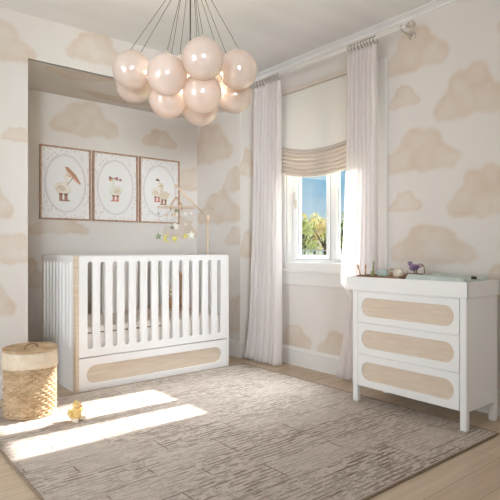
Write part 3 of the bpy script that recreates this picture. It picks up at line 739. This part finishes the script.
# changing pad: contoured, raised long sides
pad_m = add_noise(mat('sage_pad_cover', srgb(196, 208, 196), .95), srgb(190, 200, 192), srgb(206, 214, 207), (20, 20, 20), 3, bump=.2)
bm = bmesh.new(); g = []
pa, pb, px0, px1 = 1.478, 1.905, 2.797, 3.158
for i in range(41):
    row = []
    for j in range(33):
        u, v = i/40, j/32
        e = min(1, min(u, 1-u)*14)**.5*min(1, min(v, 1-v)*12)**.5
        zz = .79+e*(.072+.034*abs(2*v-1)**2+.010*u)
        row.append(bm.verts.new((px0+(px1-px0)*v, pa+(pb-pa)*u, zz)))
    g.append(row)
for i in range(40):
    for j in range(32): bm.faces.new([g[i][j], g[i+1][j], g[i+1][j+1], g[i][j+1]]).smooth = True
ed = [g[i][0] for i in range(41)]+[g[40][j] for j in range(1, 33)]+[g[i][32] for i in range(39, -1, -1)]+[g[0][j] for j in range(31, 0, -1)]
pad = from_bm('changing_pad', bm, pad_m); tag(pad, 'pale sage green contoured changing pad lying in the dresser top', 'changing pad')
pad.modifiers.new('s', 'SOLIDIFY').thickness = .002
bm = bmesh.new(); add_box(bm, 3.02, 3.035, 1.53, 1.56, .868, .884, .002); from_bm('buckle', bm, toy_dark, pad)

# wooden nursery box and the things standing in it
walnut = add_noise(mat('warm_wood_box', srgb(150, 116, 86), .5), srgb(136, 104, 76), srgb(164, 130, 98), (30, 6, 30), 4)
WB = (2.805, 3.09, 1.925, 2.262)
bm = bmesh.new(); add_box(bm, WB[0], WB[1], WB[2], WB[3], .7905, .858, .003)
add_box(bm, WB[0], WB[0]+.008, WB[2], WB[3], .855, .870, .001); add_box(bm, WB[1]-.008, WB[1], WB[2], WB[3], .855, .885, .001)
add_box(bm, WB[0]+.008, WB[1]-.008, WB[2], WB[2]+.008, .855, .876, .001); add_box(bm, WB[0]+.008, WB[1]-.008, WB[3]-.008, WB[3], .855, .872, .001)
bx_ = from_bm('wooden_tray', bm, walnut); tag(bx_, 'brown wooden tray holding small nursery things on the dresser', 'tray')
ZB = .8582
def brush(x, y, lean, label):
    e = empty('baby_brush', (x, y, ZB), label, 'brush', 'two slim brushes standing in the wooden tray'); e.rotation_euler = (lean, 0, .3)
    bm = bmesh.new(); add_lathe(bm, [(0, 0), (.005, .001), (.0045, .03), (.003, .045), (.0032, .055), (0, .055)], seg=14); from_bm('handle', bm, brass, e)
    bm = bmesh.new(); add_lathe(bm, [(0, .054), (.005, .055), (.0075, .068), (.0065, .082), (.003, .088), (0, .089)], seg=14); from_bm('bristle_head', bm, toy_brown, e)
brush(2.829, 2.243, -.28, 'slim brass baby brush leaning outwards, at the curtain end of the wooden tray')
brush(2.829, 2.205, .03, 'slim upright brass baby brush, second from the curtain end of the wooden tray')
# green figurine
gm = mat('green_glaze', srgb(150, 158, 112), .35); tealm = mat('pale_teal_plush', srgb(190, 203, 196), .85); creamg = mat('cream_glaze', srgb(226, 214, 196), .3); purple = mat('purple_plush', srgb(150, 124, 150), .8)
t = empty('giraffe_figurine', (2.87, 2.175, ZB), 'small olive green long-necked animal figurine in the wooden tray', 'figurine', None, .4)
blob('body', [((0, 0, .034), (.020, .013, .014)), ((.012, 0, .06), (.007, .007, .034), RY(.15)), ((.022, 0, .096), (.014, .007, .008), RY(.3)), ((.012, .004, .106), (.002, .002, .007)), ((.012, -.004, .106), (.002, .002, .007))], gm, t, .0018, 2)
for a, b in ((-.012, -.007), (-.012, .007), (.012, -.007), (.012, .007)):
    bm = bmesh.new(); add_tube(bm, [(a, b, .03), (a, b, .0005)], [.0048, .0035], 8); from_bm('leg', bm, gm, t)
t = empty('whale_toy', (2.885, 2.10, ZB), 'pale teal rounded plush whale toy in the wooden tray', 'toy', None, 2.2)
blob('body', [((0, 0, .030), (.046, .032, .030)), ((-.045, 0, .045), (.022, .009, .008), RY(.7)), ((-.060, .012, .062), (.012, .010, .005)), ((-.060, -.012, .062), (.012, .010, .005))], tealm, t, .0025, 3)
dot('eye', (.034, .020, .036), .003, t); dot('eye', (.034, -.020, .036), .003, t)
t = empty('teapot', (2.90, 1.99, ZB), 'small cream ceramic toy teapot with brown handle in the wooden tray', 'toy', None, -.75)
bm = bmesh.new(); add_lathe(bm, [(0, .0005), (.024, .0005), (.034, .018), (.037, .034), (.030, .052), (.020, .060), (0, .061)], seg=32)
add_tube(bm, [(.030, 0, .028), (.048, 0, .036), (.056, 0, .056)], [.009, .006, .0045], 10); from_bm('pot', bm, creamg, t)
bm = bmesh.new(); add_lathe(bm, [(0, .060), (.021, .060), (.018, .070), (.006, .077), (.004, .082), (.0075, .089), (0, .094)], seg=24); from_bm('lid', bm, creamg, t)
bm = bmesh.new(); add_tube(bm, [(-.034, 0, .052), (-.056, 0, .064), (-.064, 0, .046), (-.056, 0, .026), (-.035, 0, .022)], .0042, 8); from_bm('handle', bm, toy_tan, t)
t = empty('toy_bird', (3.03, 1.958, ZB), 'small purple bird figurine perched in the wooden tray beside the pad', 'figurine', None, 2.2)
bm = bmesh.new(); add_lathe(bm, [(0, .0005), (.02, .0005), (.018, .006), (.006, .012), (.004, .048), (0, .05)], seg=16); from_bm('stand', bm, walnut, t)
blob('body', [((0, 0, .068), (.034, .020, .022), RY(.25)), ((.026, 0, .096), (.016, .014, .015)), ((.020, 0, .084), (.014, .013, .016)), ((-.038, 0, .075), (.028, .012, .006), RY(.4))], purple, t, .0022, 3)
bm = bmesh.new(); add_lathe(bm, [(.005, 0), (0, .016)], (.038, 0, .097), 10, 0, RY(PI/2)); from_bm('beak', bm, toy_tan, t)
for s in (-1, 1): blob('wing', [((-.008, s*.019, .070), (.026, .005, .013), RY(.3))], mat('wing_violet', srgb(112, 86, 120), .8), t, .0018, 2)
t = empty('ring_stand', (3.066, 1.955, ZB), 'small brass arch ring behind the purple bird', 'ornament')
t.location = (3.075, 1.938, .8855)
bm = bmesh.new()
add_tube(bm, [(0, -.028+.0*i, 0) for i in range(1)]+[(0, -.028*math.cos(a), .03+.034*math.sin(a)) for a in [PI*i/16 for i in range(17)]]+[(0, .028, 0)], .0038, 10)
from_bm('arch', bm, brass, t)

# ------------------------------------------------------------------ curtain rod, curtains, shade
RODX, RODZ = 3.13, 2.612
rod = empty('curtain_rod', (0, 0, 0), 'white metal curtain rod with end brackets above the window', 'curtain rod')
rodm = mat('rod_white', srgb(238, 234, 228), .3)
bm = bmesh.new(); add_tube(bm, [(RODX, 2.08, RODZ), (RODX, 3.83, RODZ)], .0115, 18); from_bm('rod', bm, rodm, rod)
for y, s in ((2.08, -1), (3.83, 1)):
    bm = bmesh.new(); add_lathe(bm, [(0, -.004), (.014, -.004), (.014, .008), (.020, .010), (.020, .014), (.010, .018), (.012, .024), (.024, .034), (.026, .044), (.020, .054), (0, .058)], (RODX, y, RODZ), 24, 0, RX(PI/2) if s < 0 else RX(-PI/2))
    from_bm('finial', bm, steel, rod)
for y in (2.125, 3.79):
    bm = bmesh.new()
    add_tube(bm, [(XW-.001, y, RODZ-.02), (XW-.06, y, RODZ-.022), (RODX, y, RODZ-.018)], .007, 10)
    add_lathe(bm, [(0, 0), (.028, 0), (.028, .006), (.012, .012), (0, .012)], (XW-.0005, y, RODZ-.02), 20, 0, RY(-PI/2))
    add_tube(bm, [(RODX+.016*math.cos(a), y, RODZ+.016*math.sin(a)) for a in [2*PI*k/16 for k in range(16)]], .005, 8, closed=True)
    from_bm('bracket', bm, steel, rod)
ring_m = mat('ring_metal', srgb(170, 160, 150), .3, Metallic=.7)
def curtain(yt0, yt1, yb0, yb1, folds, seed, label, nr, tuck=False):
    e = empty('curtain', (0, 0, 0), label, 'curtain', 'sheer curtains at the window')
    bm = bmesh.new(); nu, nv = 220, 60; g = []
    zt, zb = RODZ-.040, .012
    for j in range(nv+1):
        v = j/nv; z = zt+(zb-zt)*v; row = []
        fl = max(0, (v-.80)/.20)**2
        for i in range(nu+1):
            u = i/nu
            a, b = yt0+(yb0-yt0)*v**2.6, yt1+(yb1-yt1)*v**2.6
            uu = u+.016*math.sin(5*u+seed+2*v)+.010*noise.noise(Vector((u*5, v*1.5, seed)))
            ph = 2*PI*folds*uu+.35*math.sin(3*v+seed)
            amp = (.022+.014*v)*(1+.45*noise.noise(Vector((u*4+seed, v*1.2, 1))))
            if v < .04: amp *= .7
            x = RODX+amp*math.sin(ph)+.008*math.sin(2.3*ph+seed)*v-fl*.030
            y = a+(b-a)*uu+.011*math.cos(ph)*(.6+v)+(u-.5)*fl*.04
            if tuck:
                k = min(1, max(0, (.80-z)/.12)); k = k*k*(3-2*k)
                x = x*(1-k)+(3.212+(x-RODX)*.55)*k; y -= k*(1-u)*.11
            row.append(bm.verts.new((min(x, XW-.022), y, z)))
        g.append(row)
    for j in range(nv):
        for i in range(nu): bm.faces.new([g[j][i], g[j][i+1], g[j+1][i+1], g[j+1][i]]).smooth = True
    o = from_bm('drape', bm, sheer, e); sd = o.modifiers.new('s', 'SOLIDIFY'); sd.thickness = .0012
    for k in range(nr):
        y = yt0+(yt1-yt0)*(k+.5)/nr
        bm = bmesh.new(); add_tube(bm, [(RODX+.027*math.cos(a), y+.005*math.sin(a*2+k), RODZ-.012+.027*math.sin(a)) for a in [2*PI*q/18 for q in range(18)]], .0036, 8, closed=True)
        add_sphere(bm, (RODX, y, RODZ-.036), .005, 8, 6)
        from_bm('ring', bm, ring_m, e)
    return e
curtain(3.38, 3.74, 3.37, 3.80, 7, 1.0, 'sheer blush curtain hanging between the window and the alcove', 9)
curtain(2.335, 2.60, 2.345, 2.75, 7, 4.2, 'sheer blush curtain hanging behind the dresser end of the window', 9, True)

rs = empty('roman_shade', (0, 0, 0), 'cream linen roman shade gathered in soft folds over the window', 'shade')
SY0, SY1, SX = 2.44, 3.475, 3.222
bm = bmesh.new(); add_box(bm, SX-.018, SX+.02, SY0, SY1, 2.455, 2.497, .004); from_bm('headrail', bm, shade_fold, rs)
def zfold(u):     # height of the swagged bottom edge and of the top of the folds
    s = (2*u-1)**2
    return 1.665+.085*s, 1.905+.085*s
bm = bmesh.new(); g = []; nu, nv = 90, 40
for j in range(nv+1):
    row = []
    for i in range(nu+1):
        u = i/nu; v = j/nv; zt = 2.475; zb = zfold(u)[1]-.03
        z = zt+(zb-zt)*v; y = SY0+(SY1-SY0)*u
        x = SX+.010+.008*v*math.sin(2*PI*(u*1.5+v*.7))*(1-abs(2*u-1)**4)+.005*noise.noise(Vector((y*4, z*5, 0)))-.012*v
        row.append(bm.verts.new((x, y, z)))
    g.append(row)
for j in range(nv):
    for i in range(nu): bm.faces.new([g[j][i], g[j][i+1], g[j+1][i+1], g[j+1][i]]).smooth = True
o = from_bm('upper_panel', bm, shade_cloth, rs); o.modifiers.new('s', 'SOLIDIFY').thickness = .0015
bm = bmesh.new(); g = []; nf = 7; nv = nf*10
for j in range(nv+1):
    row = []
    for i in range(nu+1):
        u = i/nu; v = j/nv; zb, zt = zfold(u)
        k = v*nf; f = k-int(k) if j < nv else 1.0
        sag = f**1.6
        z = zt+(zb-zt)*v-.010*math.sin(PI*f)
        out = .030*math.sin(PI*min(1, f*1.0))**.8 if 0 < f < 1 else 0
        x = SX-.004-out*(.75+.25*u)-.010*v+.003*noise.noise(Vector((u*9, k, 2)))
        row.append(bm.verts.new((x, SY0+(SY1-SY0)*u, z)))
    g.append(row)
for j in range(nv):
    for i in range(nu): bm.faces.new([g[j][i], g[j][i+1], g[j+1][i+1], g[j+1][i]]).smooth = True
o = from_bm('gathered_folds', bm, shade_fold, rs); o.modifiers.new('s', 'SOLIDIFY').thickness = .0015

# ------------------------------------------------------------------ pendant cluster
opal = bpy.data.materials.new('opal_glass'); opal.use_nodes = True
N, L = opal.node_tree.nodes, opal.node_tree.links; p = N['Principled BSDF']
p.inputs['Base Color'].default_value = srgb(236, 225, 217); p.inputs['Roughness'].default_value = .12
p.inputs['IOR'].default_value = 1.8; p.inputs['Coat Weight'].default_value = 1.0; p.inputs['Coat IOR'].default_value = 1.9; p.inputs['Coat Roughness'].default_value = .05; p.inputs['Emission Color'].default_value = (1, .86, .74, 1); p.inputs['Emission Strength'].default_value = .0; p.inputs['Sheen Weight'].default_value = .9; p.inputs['Sheen Roughness'].default_value = .3
tl = N.new('ShaderNodeBsdfTranslucent'); tl.inputs[0].default_value = srgb(250, 226, 200)
mx = N.new('ShaderNodeMixShader'); mx.inputs[0].default_value = .35
L.new(p.outputs[0], mx.inputs[1]); L.new(tl.outputs[0], mx.inputs[2]); L.new(mx.outputs[0], N['Material Output'].inputs[0])
View = Vector((.635, .773, 0)); Right = Vector((.773, -.635, 0))
def at(px, py, d): return View*d+Right*((px-250)/513.6*d)+Vector((0, 0, 1.05+(249-py)/513.6*d))
ch = empty('pendant_chandelier', (0, 0, 0), 'cluster chandelier of pearly glass globes on thin dark cords', 'chandelier')
CC = Vector((1.690, 2.625, H))
bm = bmesh.new(); add_lathe(bm, [(0, -.035), (.055, -.035), (.06, -.03), (.06, -.0005), (0, -.0005)], CC, 32); from_bm('canopy', bm, steel, ch)
bm = bmesh.new(); add_tube(bm, [CC+Vector((0, 0, -.03)), Vector((CC.x, CC.y, 2.12))], .0042, 10); from_bm('stem', bm, darkmetal, ch)
G = []
spec = [(132, 70, 3.10), (167, 75, 2.92), (203, 59, 2.85), (238, 70, 3.05), (134, 85, 3.33), (168, 99, 3.12), (202, 93, 2.99), (200, 107, 3.22), (234, 95, 3.26), (180, 74, 3.36), (218, 72, 3.38)]
for a, b, d in spec: G.append((at(a, b, d), .115))
for k, (c, r) in enumerate(G):
    bm = bmesh.new(); add_sphere(bm, c, r, 48, 28); gb = from_bm('globe', bm, opal, ch)
    top = c+Vector((0, 0, r))
    bm = bmesh.new(); add_lathe(bm, [(0, .022), (.006, .022), (.009, .016), (.016, .004), (.017, -.003), (0, -.003)], top, 20); from_bm('cap', bm, steel, gb)
    a = math.atan2(c.y-CC.y, c.x-CC.x)
    st = CC+Vector((.035*math.cos(a), .035*math.sin(a), -.034))
    bm = bmesh.new(); add_tube(bm, [st, top+Vector((0, 0, .02))], .0016, 8); from_bm('cord', bm, darkmetal, ch)

# ------------------------------------------------------------------ outside: lawn, trees, fence
lawn = add_noise(mat('lawn_green', srgb(120, 132, 84), .95), srgb(104, 120, 72), srgb(150, 158, 104), (.3, .3, .3), 4)
bm = bmesh.new(); add_box(bm, XW+.3, 140, -60, 140, -.6, -.4); from_bm('ground_outside', bm, lawn)['kind'] = 'structure'
def leafy(m):
    nt = m.node_tree; N, L = nt.nodes, nt.links; p = N['Principled BSDF']; src = p.inputs['Base Color'].links[0].from_socket
    t = N.new('ShaderNodeBsdfTranslucent'); L.new(src, t.inputs[0]); k = N.new('ShaderNodeMixShader'); k.inputs[0].default_value = .5
    L.new(p.outputs[0], k.inputs[1]); L.new(t.outputs[0], k.inputs[2]); L.new(k.outputs[0], N['Material Output'].inputs[0]); return m
leafm = [leafy(add_noise(mat('leaves_%d' % k, c1, .95), c1, c2, (1.6, 1.6, 1.6), 5, nscale=2)) for k, (c1, c2) in enumerate((
    (srgb(176, 168, 100), srgb(232, 218, 150)), (srgb(184, 160, 106), srgb(234, 212, 156)), (srgb(128, 140, 84), srgb(190, 194, 126))))]
bark = mat('bark', srgb(96, 84, 72), .9)
def tree(x, y, h, wd, m, label, seed):
    e = empty('tree', (x, y, -.4), label, 'tree', 'autumn trees outside the window')
    bm = bmesh.new(); add_tube(bm, [(0, 0, 0), (.1, .05, h*.3), (0, 0, h*.7)], [.22, .16, .08], 8)
    for k in range(5):
        a = k*1.3+seed; add_tube(bm, [(0, 0, h*.35), (wd*.3*math.cos(a), wd*.3*math.sin(a), h*.7)], [.09, .04], 6)
    from_bm('trunk', bm, bark, e)
    rnd = random.Random(seed); bm = bmesh.new()
    for k in range(26):
        a = rnd.uniform(0, 2*PI); rr = wd*.5*rnd.uniform(0, 1)**.5; z = h*rnd.uniform(.32, .95)
        sh = 1-abs(z/h-.6)*1.3
        c = Vector((rr*sh*math.cos(a), rr*sh*math.sin(a), z)); q = wd*rnd.uniform(.08, .17)
        for _ in range(60):   # leaf sprays
            d = Vector((rnd.gauss(0, 1), rnd.gauss(0, 1), rnd.gauss(0, 1))).normalized(); pnt = c+d*q*rnd.uniform(.6, 1.15)
            u = d.orthogonal().normalized(); w_ = d.cross(u); s = wd*rnd.uniform(.018, .035)
            u = (u+d*rnd.uniform(-1, 1)).normalized()
            bm.faces.new([bm.verts.new(pnt+u*s), bm.verts.new(pnt+w_*s*.6), bm.verts.new(pnt-u*s), bm.verts.new(pnt-w_*s*.6)])
    from_bm('crown', bm, m, e)
def outp(px, d): return (View*d+Right*((px-250)/513.6*d)).to_tuple()[:2]
for k, (px_, d, h, wd, mi, lb) in enumerate([
    (303, 40, 3.0, 3.0, 2, 'low yellow green tree outside, seen by the left frame of the window'),
    (314, 56, 4.2, 4.4, 0, 'yellow autumn tree outside, in the middle of the left pane'),
    (325, 47, 3.3, 2.8, 1, 'ochre autumn tree outside, just left of the window mullion'),
    (343, 38, 3.3, 3.2, 2, 'dark green tree outside, seen in the right window pane'),
    (366, 44, 3.5, 3.6, 0, 'yellow tree outside, mostly hidden by the curtain near the dresser'),
    (280, 64, 4.2, 4.4, 1, 'ochre tree outside, mostly hidden by the curtain near the alcove'),
    (240, 70, 4.6, 5.0, 0, 'yellow tree outside, far to the alcove side of the window'), (200, 62, 4.4, 4.6, 2, 'green tree outside, beyond the alcove wall'), (395, 58, 4.4, 5.0, 2, 'green tree outside, beyond the dresser wall'), (440, 66, 4.6, 5.0, 1, 'ochre tree outside, beyond the dresser wall')]):
    x, y = outp(px_, d); tree(x, y, h*1.25, wd, leafm[mi], lb, k+3)
fe = empty('garden_fence', (0, 0, 0), 'low pale railing fence outside, seen at the foot of the window', 'fence')
fm = mat('fence_white', srgb(226, 226, 222), .6)
ax, ay = outp(270, 32); bx2, by2 = outp(380, 32); A = Vector((ax, ay, 0)); B = Vector((bx2, by2, 0))
bm = bmesh.new()
for z in (.3, .95): add_tube(bm, [A+Vector((0, 0, z)), B+Vector((0, 0, z))], .03, 6)
from_bm('rail', bm, fm, fe)
for k in range(24):
    q = A.lerp(B, k/23); bm = bmesh.new(); add_box(bm, q.x-.03, q.x+.03, q.y-.03, q.y+.03, -.4, 1.05); from_bm('post', bm, fm, fe)

# ------------------------------------------------------------------ world
w_ = bpy.data.worlds.new('sky'); bpy.context.scene.world = w_; w_.use_nodes = True
N, L = w_.node_tree.nodes, w_.node_tree.links; bg = N['Background']
tc = N.new('ShaderNodeTexCoord'); sx = N.new('ShaderNodeSeparateXYZ'); L.new(tc.outputs['Generated'], sx.inputs[0])
cr = N.new('ShaderNodeValToRGB'); e = cr.color_ramp.elements; e[0].position = .0; e[0].color = srgb(236, 238, 238); e[1].position = .5; e[1].color = srgb(100, 160, 208)
e2 = cr.color_ramp.elements.new(.05); e2.color = srgb(196, 220, 232); e3 = cr.color_ramp.elements.new(.13); e3.color = srgb(132, 192, 222)
L.new(sx.outputs['Z'], cr.inputs[0])
mp = N.new('ShaderNodeMapping'); mp.inputs['Scale'].default_value = (1, 1, 2.6); L.new(tc.outputs['Generated'], mp.inputs[0])
nz = N.new('ShaderNodeTexNoise'); nz.inputs['Scale'].default_value = 5; nz.inputs['Detail'].default_value = 6; L.new(mp.outputs[0], nz.inputs['Vector'])
mr = N.new('ShaderNodeMapRange'); mr.inputs['From Min'].default_value = .5; mr.inputs['From Max'].default_value = .75; mr.inputs['To Max'].default_value = .4; L.new(nz.outputs['Fac'], mr.inputs['Value'])
mx = N.new('ShaderNodeMix'); mx.data_type = 'RGBA'; L.new(mr.outputs[0], mx.inputs[0]); L.new(cr.outputs[0], mx.inputs['A']); mx.inputs['B'].default_value = srgb(240, 243, 245)
L.new(mx.outputs['Result'], bg.inputs['Color']); bg.inputs['Strength'].default_value = 1.15

# ------------------------------------------------------------------ lights
def light(kind, name, loc, energy, col=(1, 1, 1), size=None, sy=None, direction=None):
    l = bpy.data.lights.new(name, kind); l.energy = energy; l.color = col
    o = bpy.data.objects.new(name, l); C.objects.link(o); o.location = loc
    if size:
        if kind == 'AREA':
            l.shape = 'RECTANGLE'; l.size = size; l.size_y = sy
        elif kind == 'SUN': l.angle = size
        else: l.shadow_soft_size = size
    if direction: o.rotation_euler = Vector(direction).to_track_quat('-Z', 'Y').to_euler()
    return o
light('SUN', 'sun', (6, 3, 4), 16.5, (1.0, .97, .935), math.radians(.9), direction=(-1.43, .04, -.965))
light('AREA', 'added_fill_left', (X0-.05, (LWY0+LWY1)/2, (LWZ0+LWZ1)/2), 92, (.86, .935, 1), LWZ1-LWZ0-.1, LWY1-LWY0-.1, (1, -.05, 0))  # added fill lamp at the made-up left opening
o = light('AREA', 'added_fill_rear', ((RX0+RX1)/2, Y0+.02, 1.45), 17, (.86, .94, 1), RX1-RX0, 1.85, (4.05, 7.1, .1)); o.data.spread = math.radians(30)  # added fill lamp, narrow beam aimed at the alcove and crib
light('AREA', 'added_sky_fill', (7.6, 3.2, 7.0), 5200, (.90, .96, 1), 6, 6, (-4.6, -.2, -5.6))  # added area lamp outside, strengthens the soft light through the window
bc = at(190, 84, 3.08)
light('POINT', 'chandelier_bulb', bc, 6.5, (1, .86, .66), .05)

# ------------------------------------------------------------------ camera
cam = bpy.data.cameras.new('camera'); co = bpy.data.objects.new('camera', cam); C.objects.link(co)
cam.sensor_width = 36; cam.lens = 36*513.6/500; cam.shift_y = -.002
co.location = (0, 0, 1.05); co.rotation_euler = (PI/2, 0, -math.atan2(.635, .773)); cam.clip_start = .05; cam.clip_end = 500
sc = bpy.context.scene; sc.camera = co
sc.view_settings.view_transform = 'Standard'; sc.view_settings.look = 'None'; sc.view_settings.gamma = 1; sc.view_settings.exposure = -.25
sc.cycles.max_bounces = 12; sc.cycles.diffuse_bounces = 6; sc.cycles.transparent_max_bounces = 16; sc.cycles.sample_clamp_indirect = 6
sc.cycles.use_denoising = True
